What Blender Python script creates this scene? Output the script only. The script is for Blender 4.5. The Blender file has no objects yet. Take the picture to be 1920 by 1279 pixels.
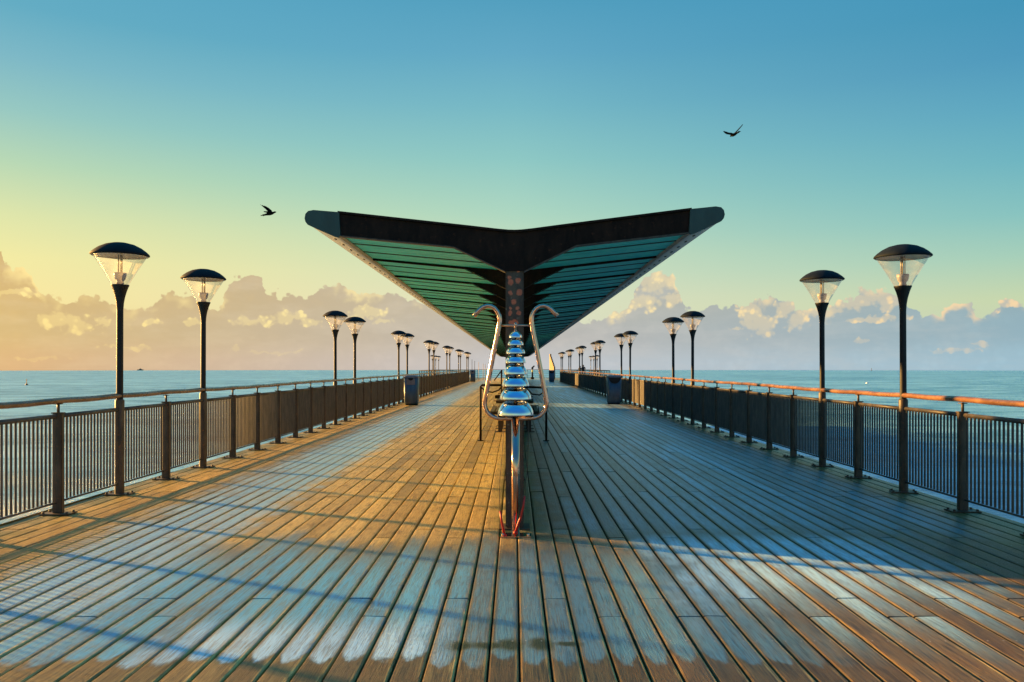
import bpy, bmesh, math, random
from mathutils import Vector, Matrix
random.seed(7)
R = math.radians
S = bpy.context.scene
COL = S.collection
EXPO = 2.0
FPX = 1490.0; VX = 965.0; VY = 688.0; CAMH = 1.5      # focal length in photo pixels, vanishing point

# ------------------------------------------------------------------ helpers
def lin(c):
    return tuple(((v/255)/12.92 if v/255 <= .04045 else ((v/255+.055)/1.055)**2.4) for v in c)
def tag(o, label=None, cat=None, group=None, kind=None):
    if label: o['label'] = label
    if cat: o['category'] = cat
    if group: o['group'] = group
    if kind: o['kind'] = kind
    return o
def empty(name, loc=(0,0,0), rz=0, **k):
    o = bpy.data.objects.new(name, None); COL.objects.link(o)
    o.location = loc; o.rotation_euler = (0,0,rz); o.empty_display_size = .1
    return tag(o, **k)
def link_mesh(name, me, mat=None, parent=None, loc=(0,0,0)):
    o = bpy.data.objects.new(name, me); COL.objects.link(o)
    if mat is not None and not me.materials: me.materials.append(mat)
    if parent is not None: o.parent = parent
    o.location = loc
    return o
def copy_tree(o, parent=None):
    c = o.copy(); COL.objects.link(c)
    if parent is not None: c.parent = parent
    for ch in [x for x in bpy.data.objects if x.parent == o]:
        copy_tree(ch, c)
    return c
class MB:
    def __init__(s): s.bm = bmesh.new()
    def box(s, x0,x1,y0,y1,z0,z1, bev=0):
        r = bmesh.ops.create_cube(s.bm, size=1)
        for v in r['verts']:
            v.co = Vector((x0+(v.co.x+.5)*(x1-x0), y0+(v.co.y+.5)*(y1-y0), z0+(v.co.z+.5)*(z1-z0)))
        if bev:
            es = list({e for v in r['verts'] for e in v.link_edges})
            bmesh.ops.bevel(s.bm, geom=es, offset=bev, segments=2, affect='EDGES')
        return s
    def tube(s, pts, r, seg=12, caps=True, flat=1.0, closed=False):
        pts = [Vector(p) for p in pts]; n = len(pts)
        rr = r if isinstance(r, (list,tuple)) else [r]*n
        rings = []; up = None
        for i,p in enumerate(pts):
            if closed: t = (pts[(i+1)%n]-pts[i-1]).normalized()
            else: t = (pts[min(i+1,n-1)]-pts[max(i-1,0)]).normalized()
            if up is None:
                up = Vector((0,0,1)) if abs(t.z) < .9 else Vector((0,1,0))
            up = (up - t*up.dot(t)).normalized(); sd = t.cross(up)
            rings.append([s.bm.verts.new(p + sd*math.cos(a)*rr[i] + up*math.sin(a)*rr[i]*flat)
                          for a in [2*math.pi*k/seg for k in range(seg)]])
        m = n if closed else n-1
        for i in range(m):
            A, B = rings[i], rings[(i+1)%n]
            for k in range(seg):
                f = s.bm.faces.new((A[k],A[(k+1)%seg],B[(k+1)%seg],B[k])); f.smooth = True
        if caps and not closed:
            s.bm.faces.new(rings[0][::-1]); s.bm.faces.new(rings[-1])
        return s
    def lathe(s, prof, seg=32, c=(0,0), closed=False):
        rings = []
        for (r,z) in prof:
            if r < 1e-5: rings.append([s.bm.verts.new((c[0],c[1],z))])
            else: rings.append([s.bm.verts.new((c[0]+r*math.cos(a), c[1]+r*math.sin(a), z)) for a in [2*math.pi*k/seg for k in range(seg)]])
        for i in range(len(rings)-1):
            A,B = rings[i],rings[i+1]
            for k in range(seg):
                k2=(k+1)%seg
                if len(A)==1 and len(B)==1: continue
                if len(A)==1: f=s.bm.faces.new((A[0],B[k2],B[k]))
                elif len(B)==1: f=s.bm.faces.new((A[k],A[k2],B[0]))
                else: f=s.bm.faces.new((A[k],A[k2],B[k2],B[k]))
                f.smooth=True
        return s
    def prism(s, poly, y0, y1):       # poly of (x,z) extruded along y
        A=[s.bm.verts.new((x,y0,z)) for x,z in poly]; B=[s.bm.verts.new((x,y1,z)) for x,z in poly]
        n=len(poly)
        s.bm.faces.new(A); s.bm.faces.new(B[::-1])
        for i in range(n):
            s.bm.faces.new((A[i],B[i],B[(i+1)%n],A[(i+1)%n]))
        return s
    def mesh(s, name, smooth_angle=None):
        bmesh.ops.recalc_face_normals(s.bm, faces=s.bm.faces)
        me = bpy.data.meshes.new(name); s.bm.to_mesh(me); s.bm.free()
        return me
    def build(s, name, mat, parent=None, loc=(0,0,0)):
        return link_mesh(name, s.mesh(name), mat, parent, loc)

# node helper
class NT:
    def __init__(s, tree): s.t = tree; s.n = tree.nodes; s.l = tree.links
    def new(s, ty, **k):
        n = s.n.new(ty)
        for a,b in k.items(): setattr(n,a,b)
        return n
    def put(s, sock, v):
        if v is None: return
        if isinstance(v, bpy.types.NodeSocket): s.l.new(v, sock)
        else:
            if hasattr(sock.default_value,'__len__') and not hasattr(v,'__len__'): v = [v]*len(sock.default_value)
            if hasattr(sock.default_value,'__len__') and len(sock.default_value)==4 and len(v)==3: v = (*v,1)
            sock.default_value = v
    def m(s, op, a, b=None, c=None, clamp=False):
        n = s.new('ShaderNodeMath', operation=op, use_clamp=clamp)
        s.put(n.inputs[0],a); s.put(n.inputs[1],b)
        if c is not None: s.put(n.inputs[2],c)
        return n.outputs[0]
    def v(s, op, a, b=None):
        n = s.new('ShaderNodeVectorMath', operation=op)
        s.put(n.inputs[0],a); s.put(n.inputs[1],b)
        return n.outputs['Value'] if op in ('LENGTH','DOT_PRODUCT','DISTANCE') else n.outputs[0]
    def xyz(s, x=0,y=0,z=0):
        n = s.new('ShaderNodeCombineXYZ'); s.put(n.inputs[0],x); s.put(n.inputs[1],y); s.put(n.inputs[2],z); return n.outputs[0]
    def sep(s, v):
        n = s.new('ShaderNodeSeparateXYZ'); s.put(n.inputs[0],v); return n.outputs
    def mix(s, f, a, b, blend='MIX'):
        n = s.new('ShaderNodeMix', data_type='RGBA', blend_type=blend)
        s.put(n.inputs[0],f); s.put(n.inputs[6],a); s.put(n.inputs[7],b); return n.outputs[2]
    def fmix(s, f, a, b):
        n = s.new('ShaderNodeMix', data_type='FLOAT')
        s.put(n.inputs[0],f); s.put(n.inputs[2],a); s.put(n.inputs[3],b); return n.outputs[0]
    def ss(s, v, lo, hi, a=0., b=1.):    # smoothstep; lo<hi
        n = s.new('ShaderNodeMapRange', interpolation_type='SMOOTHSTEP')
        s.put(n.inputs[0],v); s.put(n.inputs[1],lo); s.put(n.inputs[2],hi); s.put(n.inputs[3],a); s.put(n.inputs[4],b)
        return n.outputs[0]
    def noise(s, vec, scale=5, det=4, rough=.5, dist=0, col=False):
        n = s.new('ShaderNodeTexNoise'); s.put(n.inputs['Vector'],vec); s.put(n.inputs['Scale'],scale)
        s.put(n.inputs['Detail'],det); s.put(n.inputs['Roughness'],rough); s.put(n.inputs['Distortion'],dist)
        return n.outputs['Color'] if col else n.outputs[0]
    def ramp(s, f, stops, interp='LINEAR'):
        n = s.new('ShaderNodeValToRGB'); r = n.color_ramp; r.interpolation = interp
        while len(r.elements) < len(stops): r.elements.new(.5)
        for e,(p,c) in zip(r.elements, stops): e.position = p; e.color = (*c,1)
        s.put(n.inputs[0], f); return n.outputs[0]
    def blobs(s, vec, items):           # items (cx,cy,cz?,rx,ry) -> smooth min of normalised distance
        cur = None
        for (c, r) in items:
            d = s.v('SUBTRACT', vec, c); d = s.v('DIVIDE', d, r); L = s.v('LENGTH', d)
            cur = L if cur is None else s.m('SMOOTH_MIN', cur, L, .25)
        return cur
def mat(name):
    m = bpy.data.materials.new(name); m.use_nodes = True
    nt = NT(m.node_tree); b = m.node_tree.nodes['Principled BSDF']
    return m, nt, b
def setp(nt, b, **k):
    nm = {'base':'Base Color','rough':'Roughness','metal':'Metallic','spec':'Specular IOR Level','normal':'Normal','coat':'Coat Weight','ior':'IOR'}
    for a,v in k.items(): nt.put(b.inputs[nm[a]], v)
def bump(nt, h, strength=.3, dist=.01):
    n = nt.new('ShaderNodeBump'); nt.put(n.inputs['Height'],h); n.inputs['Strength'].default_value = strength; n.inputs['Distance'].default_value = dist
    return n.outputs[0]

# ------------------------------------------------------------------ materials
def metal_paint(name, c1, c2, rough=.45, metal=0., scale=9, bumps=.15, spec=.5, rust=None, stretch=(1,1,.35)):
    m, nt, b = mat(name)
    o = nt.new('ShaderNodeTexCoord').outputs['Object']
    g = nt.new('ShaderNodeNewGeometry').outputs['Position']
    p = nt.v('MULTIPLY', g, stretch)
    n1 = nt.noise(p, scale, 6, .65)
    n2 = nt.noise(g, scale*7, 3, .6)
    f = nt.ss(n1, .35, .68)
    c = nt.mix(f, c1, c2)
    if rust:
        k = nt.ss(nt.noise(g, scale*2.3, 7, .7), .58, .68)
        c = nt.mix(nt.m('MULTIPLY',k,.8), c, rust)
    setp(nt, b, base=c, rough=nt.m('ADD', nt.m('MULTIPLY', n1, .25), rough-.12), metal=metal, spec=spec,
         normal=bump(nt, nt.m('ADD', n1, nt.m('MULTIPLY',n2,.5)), bumps, .004))
    return m
M = {}
M['post'] = metal_paint('weathered_brown_steel', (.055,.042,.03), (.12,.085,.055), .5, spec=.3, rust=(.25,.10,.03))
M['lamp'] = metal_paint('black_lamp_paint', (.008,.010,.012), (.016,.018,.020), .5, spec=.25)
M['cap'] = metal_paint('blue_black_cap_paint', (.004,.008,.014), (.008,.014,.022), .7, spec=.12)
M['capunder'] = metal_paint('pale_cap_reflector', (.30,.25,.20), (.42,.36,.28), .5)
M['socket'] = metal_paint('grey_socket', (.25,.27,.33), (.36,.38,.44), .4)
M['handrail'] = metal_paint('handrail_brushed', (.16,.075,.035), (.30,.155,.08), .26, metal=.2, scale=6, stretch=(1,.5,1), rust=(.22,.08,.03))
M['bars'] = metal_paint('baluster_paint', (.05,.045,.04), (.11,.085,.065), .5)
M['dark'] = metal_paint('dark_canopy_steel', (.010,.007,.005), (.028,.017,.011), .7, spec=.15, rust=(.07,.03,.015))
M['teal_dark'] = metal_paint('dark_teal_paint', (.018,.06,.055), (.03,.085,.075), .5)
M['trim'] = metal_paint('edge_trim_metal', (.20,.24,.26), (.36,.38,.38), .42, scale=5, rust=(.30,.20,.12))
M['bolt'] = metal_paint('black_bolts', (.01,.01,.01), (.03,.025,.02), .5)
M['rooftop'] = metal_paint('roof_top_sheet', (.05,.10,.10), (.09,.14,.13), .5)
M['screen'] = metal_paint('screen_panels', (.05,.075,.06), (.12,.12,.08), .55, rust=(.14,.12,.04))
M['bench'] = metal_paint('bench_slats', (.03,.025,.02), (.07,.05,.035), .55, stretch=(1,.2,1))
M['bin'] = metal_paint('bin_blue_grey', (.035,.065,.09), (.06,.10,.13), .4)
M['binlid'] = metal_paint('bin_lid_grey', (.12,.11,.12), (.18,.17,.18), .45)
M['black'] = metal_paint('black_opening', (.004,.004,.004), (.008,.008,.008), .8)
M['red'] = metal_paint('red_plastic', (.55,.015,.01), (.65,.03,.015), .35)
M['bird'] = metal_paint('dark_feathers', (.002,.003,.003), (.006,.006,.006), .9, spec=.05)
M['pole_wood'] = metal_paint('pale_poles', (.40,.28,.16), (.5,.36,.2), .5)
M['tower'] = metal_paint('sandy_stepped_screen', (.22,.13,.05), (.30,.19,.08), .6)
M['yellow'] = metal_paint('yellow_band', (.6,.5,.05), (.7,.6,.08), .5)
M['buoy'] = metal_paint('buoy_paint', (.35,.12,.04), (.45,.2,.08), .5)
M['white'] = metal_paint('white_paint', (.7,.7,.68), (.8,.8,.78), .5)
M['ship'] = metal_paint('ship_grey', (.10,.09,.08), (.16,.14,.12), .6)
M['under'] = metal_paint('shadowed_joists', (.02,.018,.014), (.035,.03,.024), .9)
M['cloth'] = metal_paint('dark_clothes', (.012,.014,.02), (.03,.03,.035), .9)

def chrome(name, col, rough, br=.05):
    m, nt, b = mat(name)
    g = nt.new('ShaderNodeNewGeometry').outputs['Position']
    n = nt.noise(g, 14, 5, .6)
    setp(nt, b, base=nt.mix(n, tuple(x*.88 for x in col), col), metal=1., rough=nt.m('ADD', nt.m('MULTIPLY',n,br), rough), normal=bump(nt, nt.noise(g,30,2), .04, .003))
    return m
M['chrome'] = chrome('polished_steel_bells', (.86,.88,.92), .04)
M['steel'] = chrome('polished_steel_tube', (.78,.47,.34), .08, .05)  # warm tint of the mirrored deck put into the base colour
# column: dark steel with round rust scars
m, nt, b = mat('column_rust_scars')
g = nt.new('ShaderNodeNewGeometry').outputs['Position']
gx, gy, gz = nt.sep(g)
p = nt.xyz(gx, 0, gz)
pd = nt.v('ADD', p, nt.v('MULTIPLY', nt.v('SUBTRACT', nt.noise(g, 25, 3, .6, col=True), (.5,.5,.5)), (.035,0,.035)))
spots = []
for (px,py,r) in [(957,529,6),(971,527,6),(957,549,5),(973,548,7),(964,566,6),(957,578,4),(970,578,4),(957,587,5),(973,587,5),(966,606,8),(958,606,5),(963,498,4),(972,508,4),(955,520,4)]:
    spots.append((((px-VX)/203, 0, CAMH+(VY-py)/203), (r/203*.85, 1, r/203*1.0)))
bl = nt.blobs(pd, spots)
k = nt.ss(bl, .7, 1.15, 1., 0.)
base = nt.mix(nt.ss(nt.noise(nt.v('MULTIPLY',g,(1,1,.3)),16,6,.7),.35,.65), (.03,.028,.022), (.085,.07,.045))
base = nt.mix(nt.ss(nt.noise(g,30,4,.7),.6,.7), base, (.12,.15,.12))
setp(nt, b, base=nt.mix(nt.m('MULTIPLY',k,.9), base, nt.mix(nt.noise(g,40,3), (.50,.07,.015),(.62,.26,.14))), rough=.55, normal=bump(nt, nt.noise(g,35,5,.6), .3, .004))
M['column'] = m
# teal soffit boards
m, nt, b = mat('teal_soffit_boards')
g = nt.new('ShaderNodeNewGeometry').outputs['Position']
n = nt.noise(nt.v('MULTIPLY', g, (.6,5,1)), 3, 6, .65)
n2 = nt.noise(nt.v('MULTIPLY', g, (.15,7.,1)), 3, 2, .5)
c = nt.mix(nt.ss(n,.3,.7), (.04,.72,.70), (.08,.90,.88))
c = nt.mix(nt.m('MULTIPLY',nt.ss(n2,.5,.75),.5), c, (.02,.42,.42))
setp(nt, b, base=c, rough=.4, spec=.5, normal=bump(nt, n, .2, .003))
M['soffit'] = m
# lamp glass: thin clear bowl
m = bpy.data.materials.new('clear_lamp_glass'); m.use_nodes = True; nt = NT(m.node_tree); m.node_tree.nodes.clear()
out = nt.new('ShaderNodeOutputMaterial'); tr = nt.new('ShaderNodeBsdfTransparent'); gl = nt.new('ShaderNodeBsdfGlossy'); df = nt.new('ShaderNodeBsdfTranslucent')
g = nt.new('ShaderNodeNewGeometry').outputs['Position']
tr.inputs[0].default_value = (.93,.93,.94,1); gl.inputs['Roughness'].default_value = .08
df.inputs[0].default_value = (.8,.78,.72,1)
fr = nt.new('ShaderNodeLayerWeight'); fr.inputs[0].default_value = .28
mx = nt.new('ShaderNodeMixShader'); nt.put(mx.inputs[0], nt.m('MULTIPLY', fr.outputs['Facing'], .42)); nt.l.new(tr.outputs[0], mx.inputs[1]); nt.l.new(gl.outputs[0], mx.inputs[2])
mx2 = nt.new('ShaderNodeMixShader'); nt.put(mx2.inputs[0], nt.m('ADD', .07, nt.m('MULTIPLY', nt.ss(nt.noise(g,7,4,.6),.4,.75), .12))); nt.l.new(mx.outputs[0], mx2.inputs[1]); nt.l.new(df.outputs[0], mx2.inputs[2])
nt.l.new(mx2.outputs[0], out.inputs[0]); M['glass'] = m
# lamp tube inside
M['tube'] = metal_paint('lamp_tube', (.35,.33,.30), (.5,.47,.42), .3)

# deck boards -----------------------------------------------------------
PITCH = .158; OFF = .025
m, nt, b = mat('weathered_deck_boards')
g = nt.new('ShaderNodeNewGeometry').outputs['Position']
X, Y, Z = nt.sep(g)
at = nt.new('ShaderNodeAttribute', attribute_name='rnd').outputs['Fac']
u = nt.m('DIVIDE', nt.m('SUBTRACT', X, OFF), PITCH)
f = nt.m('SUBTRACT', nt.m('FRACT', u), .5)
c = nt.m('MULTIPLY', nt.m('ABSOLUTE', f), 2)                 # 0 board middle .. 1 board edge
r50 = nt.m('MULTIPLY', at, 53)
gv = nt.xyz(nt.m('ADD', nt.m('MULTIPLY', X, 1.), r50), nt.m('MULTIPLY', Y, .045), r50)
warp = nt.m('MULTIPLY', nt.m('SUBTRACT', nt.noise(nt.xyz(X, nt.m('MULTIPLY',Y,.5), r50), 3, 2), .5), .035)
gv2 = nt.xyz(nt.m('ADD', nt.m('ADD', X, warp), r50), nt.m('MULTIPLY', Y, .035), r50)
grain = nt.noise(gv, 70, 5, .65)
fine = nt.noise(gv2, 190, 4, .7)
patch = nt.noise(g, 2.2, 5, .6)
blot = nt.noise(nt.v('MULTIPLY', g, (1,.35,1)), 9, 5, .65)
wood = nt.mix(nt.ss(grain,.32,.68), (.56,.36,.10), (.86,.63,.22))
wood = nt.mix(nt.m('MULTIPLY', at, .5), wood, (.66,.46,.14))
wood = nt.mix(nt.m('MULTIPLY', nt.ss(at,.78,.95), .35), wood, (.24,.19,.12))
wood = nt.mix(nt.m('MULTIPLY', nt.ss(blot,.5,.72), .45), wood, (.19,.13,.06))
wood = nt.mix(nt.m('MULTIPLY', nt.ss(fine,.50,.66), .6), wood, (.13,.08,.04))
crk = nt.noise(nt.xyz(nt.m('ADD', nt.m('ADD', X, warp), r50), nt.m('MULTIPLY', Y, .06), r50), 55, 3, .5)
crk = nt.m('MULTIPLY', nt.ss(nt.m('ABSOLUTE', nt.m('SUBTRACT', crk, .5)), .004, .016, 1., 0.), nt.ss(blot, .45, .62))
wood = nt.mix(nt.m('MULTIPLY', crk, .7), wood, (.06,.04,.025))
hv = nt.m('FRACT', nt.m('MULTIPLY', at, 7.31))
# damp fore and left boards; right half is painted shade, pale edges painted sun
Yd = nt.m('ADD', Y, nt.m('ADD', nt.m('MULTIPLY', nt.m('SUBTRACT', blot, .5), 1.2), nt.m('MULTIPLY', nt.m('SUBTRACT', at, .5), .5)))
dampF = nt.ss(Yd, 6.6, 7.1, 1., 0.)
shadeR = nt.ss(nt.m('ADD', X, nt.m('MULTIPLY', patch, .4)), .15, .5)  # shade of the screen put into the board colour
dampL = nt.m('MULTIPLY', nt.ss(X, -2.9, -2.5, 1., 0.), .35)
wet_shade = nt.m('MAXIMUM', nt.m('MULTIPLY', dampF, nt.fmix(nt.ss(X, -3.5, 1.0), .60, 1.)), nt.m('MAXIMUM', nt.m('MULTIPLY', shadeR, .88), dampL))
litedge = nt.m('MULTIPLY', nt.ss(nt.m('ADD', f, nt.m('MULTIPLY', nt.m('SUBTRACT', grain, .5), .5)), .30, .46), dampF)  # sunlit edge of each fore board, put into the colour
wet_shade = nt.m('MULTIPLY', wet_shade, nt.m('SUBTRACT', 1., nt.m('MULTIPLY', litedge, .75)))
wet_shade = nt.m('MULTIPLY', wet_shade, nt.ss(nt.m('ADD', grain, nt.m('MULTIPLY', blot, .5)), .50, .80, 1., .84))
wood = nt.mix(wet_shade, wood, nt.mix(nt.ss(blot,.4,.7), (.036,.028,.026), (.085,.052,.034)))
# moss along the outer boards and at the foot of the screen
ax = nt.m('ABSOLUTE', X)
moss = nt.m('MULTIPLY', nt.ss(ax, 4.15, 4.75), nt.ss(patch, .35, .6))
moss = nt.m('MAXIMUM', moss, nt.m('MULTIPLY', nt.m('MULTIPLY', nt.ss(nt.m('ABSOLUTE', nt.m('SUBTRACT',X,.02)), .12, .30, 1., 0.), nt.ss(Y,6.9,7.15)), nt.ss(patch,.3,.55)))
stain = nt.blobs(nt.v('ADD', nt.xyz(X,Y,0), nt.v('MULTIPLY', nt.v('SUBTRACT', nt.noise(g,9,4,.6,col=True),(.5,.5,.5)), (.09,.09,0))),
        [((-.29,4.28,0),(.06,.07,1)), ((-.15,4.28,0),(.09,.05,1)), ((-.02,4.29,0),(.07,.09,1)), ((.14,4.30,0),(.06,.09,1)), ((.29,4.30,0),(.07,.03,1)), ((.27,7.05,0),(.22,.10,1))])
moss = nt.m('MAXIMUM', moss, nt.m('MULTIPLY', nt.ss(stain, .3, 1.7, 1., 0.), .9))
wood = nt.mix(1., wood, nt.mix(hv, (.76,.72,.70), (1.14,1.12,1.10)), 'MULTIPLY')
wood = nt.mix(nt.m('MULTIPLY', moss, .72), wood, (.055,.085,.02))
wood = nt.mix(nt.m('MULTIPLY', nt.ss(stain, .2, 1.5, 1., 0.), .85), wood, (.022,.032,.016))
# hoar frost / standing water, mid-board; the film on the right half is painted shade
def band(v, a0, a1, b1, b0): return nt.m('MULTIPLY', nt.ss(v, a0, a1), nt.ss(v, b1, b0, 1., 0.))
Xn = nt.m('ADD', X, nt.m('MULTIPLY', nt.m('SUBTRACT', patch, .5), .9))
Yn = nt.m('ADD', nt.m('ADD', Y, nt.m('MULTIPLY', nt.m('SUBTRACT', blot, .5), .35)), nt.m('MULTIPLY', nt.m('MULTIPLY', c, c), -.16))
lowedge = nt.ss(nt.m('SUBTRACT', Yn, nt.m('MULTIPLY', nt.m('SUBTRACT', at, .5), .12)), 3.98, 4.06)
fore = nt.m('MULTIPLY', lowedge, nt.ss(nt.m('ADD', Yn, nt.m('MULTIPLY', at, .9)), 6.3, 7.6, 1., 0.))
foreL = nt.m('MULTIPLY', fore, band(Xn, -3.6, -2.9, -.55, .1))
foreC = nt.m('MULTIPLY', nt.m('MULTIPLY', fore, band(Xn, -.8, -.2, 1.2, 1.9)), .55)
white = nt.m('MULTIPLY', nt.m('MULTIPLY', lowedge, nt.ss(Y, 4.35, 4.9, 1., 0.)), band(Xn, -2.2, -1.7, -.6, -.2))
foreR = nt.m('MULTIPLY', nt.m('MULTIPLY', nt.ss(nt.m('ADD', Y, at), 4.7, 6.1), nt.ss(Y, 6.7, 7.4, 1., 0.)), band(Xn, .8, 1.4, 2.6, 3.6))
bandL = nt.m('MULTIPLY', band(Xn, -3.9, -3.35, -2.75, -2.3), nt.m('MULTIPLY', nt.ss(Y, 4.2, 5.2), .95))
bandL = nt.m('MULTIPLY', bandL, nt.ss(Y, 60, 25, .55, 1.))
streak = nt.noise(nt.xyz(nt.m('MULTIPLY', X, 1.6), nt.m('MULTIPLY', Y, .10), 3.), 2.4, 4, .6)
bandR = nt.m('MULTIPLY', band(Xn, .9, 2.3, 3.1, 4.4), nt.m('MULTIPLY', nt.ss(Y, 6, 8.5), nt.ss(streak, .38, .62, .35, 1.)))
shadeTintR = nt.m('MULTIPLY', band(Xn, .2, .7, 3.9, 4.6), nt.m('MULTIPLY', nt.ss(Y, 6.6, 7.8), nt.ss(nt.m('ADD', hv, streak), .5, 1.2, .34, .68)))  # teal of the shaded side laid into the colour
bandR = nt.m('MAXIMUM', bandR, shadeTintR)
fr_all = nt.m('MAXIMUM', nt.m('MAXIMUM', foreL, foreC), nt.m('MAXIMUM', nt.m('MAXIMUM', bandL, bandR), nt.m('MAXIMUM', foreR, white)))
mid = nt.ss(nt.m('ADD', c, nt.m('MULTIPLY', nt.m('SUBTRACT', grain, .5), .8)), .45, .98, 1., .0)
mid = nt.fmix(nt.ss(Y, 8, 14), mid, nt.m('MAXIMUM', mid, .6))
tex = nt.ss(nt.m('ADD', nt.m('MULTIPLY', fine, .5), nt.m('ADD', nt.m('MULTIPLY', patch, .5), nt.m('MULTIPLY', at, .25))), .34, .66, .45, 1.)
frost_shade = nt.m('MULTIPLY', nt.m('MULTIPLY', fr_all, mid), tex)
frost_shade = nt.m('MULTIPLY', frost_shade, nt.ss(stain, .6, 1.6))
frost_shade = nt.m('MULTIPLY', frost_shade, nt.ss(nt.m('ADD', fine, nt.m('MULTIPLY', nt.m('SUBTRACT', grain, .5), .6)), .36, .56, .5, 1.))
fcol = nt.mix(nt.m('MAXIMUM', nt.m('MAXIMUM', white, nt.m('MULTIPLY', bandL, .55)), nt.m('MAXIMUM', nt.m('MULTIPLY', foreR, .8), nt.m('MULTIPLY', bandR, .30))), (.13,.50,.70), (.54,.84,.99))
col = nt.mix(nt.m('MULTIPLY', frost_shade, .97), wood, fcol)
# screw heads, two to a board on every joist
sy = nt.m('SUBTRACT', nt.m('FRACT', nt.m('DIVIDE', Y, .58)), .5)
sx = nt.m('SUBTRACT', nt.m('ABSOLUTE', f), .27)
sd = nt.v('LENGTH', nt.xyz(nt.m('MULTIPLY', sx, PITCH), nt.m('MULTIPLY', sy, .58), 0))
scr = nt.m('LESS_THAN', sd, .0045)
col = nt.mix(scr, col, (.5,.5,.48))
h = nt.m('SUBTRACT', nt.m('ADD', nt.m('MULTIPLY', grain, .6), nt.m('MULTIPLY', fine, .8)), nt.m('MULTIPLY', crk, .5))
setp(nt, b, base=col, rough=nt.fmix(frost_shade, nt.fmix(wet_shade, .52, .30), .36), spec=nt.fmix(frost_shade,.22,.45), metal=0., normal=bump(nt, h, .8, .007))
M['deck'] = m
# sea -------------------------------------------------------------------
m, nt, b = mat('sea_water')
g = nt.new('ShaderNodeNewGeometry').outputs['Position']
n1 = nt.noise(nt.v('MULTIPLY', g, (.6,1,1)), .12, 10, .78, .5)
n2 = nt.noise(nt.v('MULTIPLY', g, (.25,1,1)), .03, 9, .75)
n3 = nt.noise(nt.v('MULTIPLY', g, (.02,.35,1)), .1, 3, .6)
cc = nt.mix(nt.ss(nt.m('ADD', nt.m('MULTIPLY',n1,.6), nt.m('MULTIPLY',n2,.4)),.40,.58), (.035,.22,.38), (.26,.62,.80))
cc = nt.mix(nt.m('MULTIPLY', nt.ss(n1,.60,.70),.8), cc, (.45,.7,.75))
setp(nt, b, base=cc, rough=.35, spec=.5, ior=1.33, normal=bump(nt, nt.m('ADD', n1, nt.m('MULTIPLY', n2, 2.5)), .9, .9))
M['sea'] = m

# ------------------------------------------------------------------ sea
mb = MB(); N = 96
vs = [mb.bm.verts.new((1750*math.cos(2*math.pi*k/N), 1750*math.sin(2*math.pi*k/N), -5.6)) for k in range(N)]
mb.bm.faces.new(vs)
tag(mb.build('sea', M['sea']), kind='structure')

# ------------------------------------------------------------------ deck
DX = 4.88
def deck_mesh():
    bm = bmesh.new(); lay = bm.faces.layers.float.new('rnd')
    def plank(x0, x1, y0, y1, near):
        rv = random.random(); dz = random.uniform(-.0022,.0018); tl = random.uniform(-.002,.002); ch = .006
        prof = [(x0,-.03),(x0,-ch),(x0+ch*.7,0),(x1-ch*.7,0),(x1,-ch),(x1,-.03)]
        if near: prof = [(x0,-.03),(x0,-.012),(x0+.003,-.005),(x0+.010,-.001),(x0+.03,.0),(x1-.03,.0),(x1-.010,-.001),(x1-.003,-.005),(x1,-.012),(x1,-.03)]
        A=[];B=[]
        for (x,z) in prof:
            t = (x-(x0+x1)/2)/(x1-x0)*2
            A.append(bm.verts.new((x,y0,z+dz+tl*t))); B.append(bm.verts.new((x,y1,z+dz+tl*t)))
        fs = [bm.faces.new((A[i],A[i+1],B[i+1],B[i])) for i in range(len(prof)-1)]
        fs.append(bm.faces.new(A[::-1])); fs.append(bm.faces.new(B))
        for f in fs: f[lay] = rv
    i0 = int(math.floor((-DX-OFF)/PITCH)); i1 = int(math.ceil((DX-OFF)/PITCH))
    rows = [4.98-2.2*23+2.2*k for k in range(65)]
    for i in range(i0, i1):
        x0 = OFF+i*PITCH+.0045; x1 = OFF+(i+1)*PITCH-.0045
        x0 = max(x0,-DX); x1 = min(x1,DX)
        js = [-48.+random.uniform(0,2)]
        for k,y in enumerate(rows):
            s = random.Random(k*97+i).random()
            grp = (i + k) % 2 if s > .25 else (i+k+1) % 2
            if grp == 0: js.append(y + (.17 if (i//2+k) % 2 else -.2) + random.uniform(-.006,.006))
        js = [j for j in js if j < 84.5] + [85.]
        for a,b_ in zip(js, js[1:]):
            if b_-a > .3: plank(x0, x1, a+.009, b_-.009, -1 < b_ and a < 9)
    for i in range(-66, 66):                        # pier head
        x0 = OFF+i*PITCH+.0045; x1 = OFF+(i+1)*PITCH-.0045
        y = 85.01
        while y < 108.5:
            y2 = min(108.6, y+random.choice((2.2,4.4))); plank(x0,x1,y+.003,y2-.003,False); y = y2
    bmesh.ops.recalc_face_normals(bm, faces=bm.faces)
    me = bpy.data.meshes.new('deck'); bm.to_mesh(me); bm.free(); return me
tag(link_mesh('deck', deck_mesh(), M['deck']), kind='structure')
mb = MB()
mb.box(-DX+.02, DX-.02, -48, 85, -.30, -.045)
mb.box(-10.5, 10.5, 85, 108.6, -.30, -.045)
tag(mb.build('deck_substructure', M['under']), kind='structure')

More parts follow.
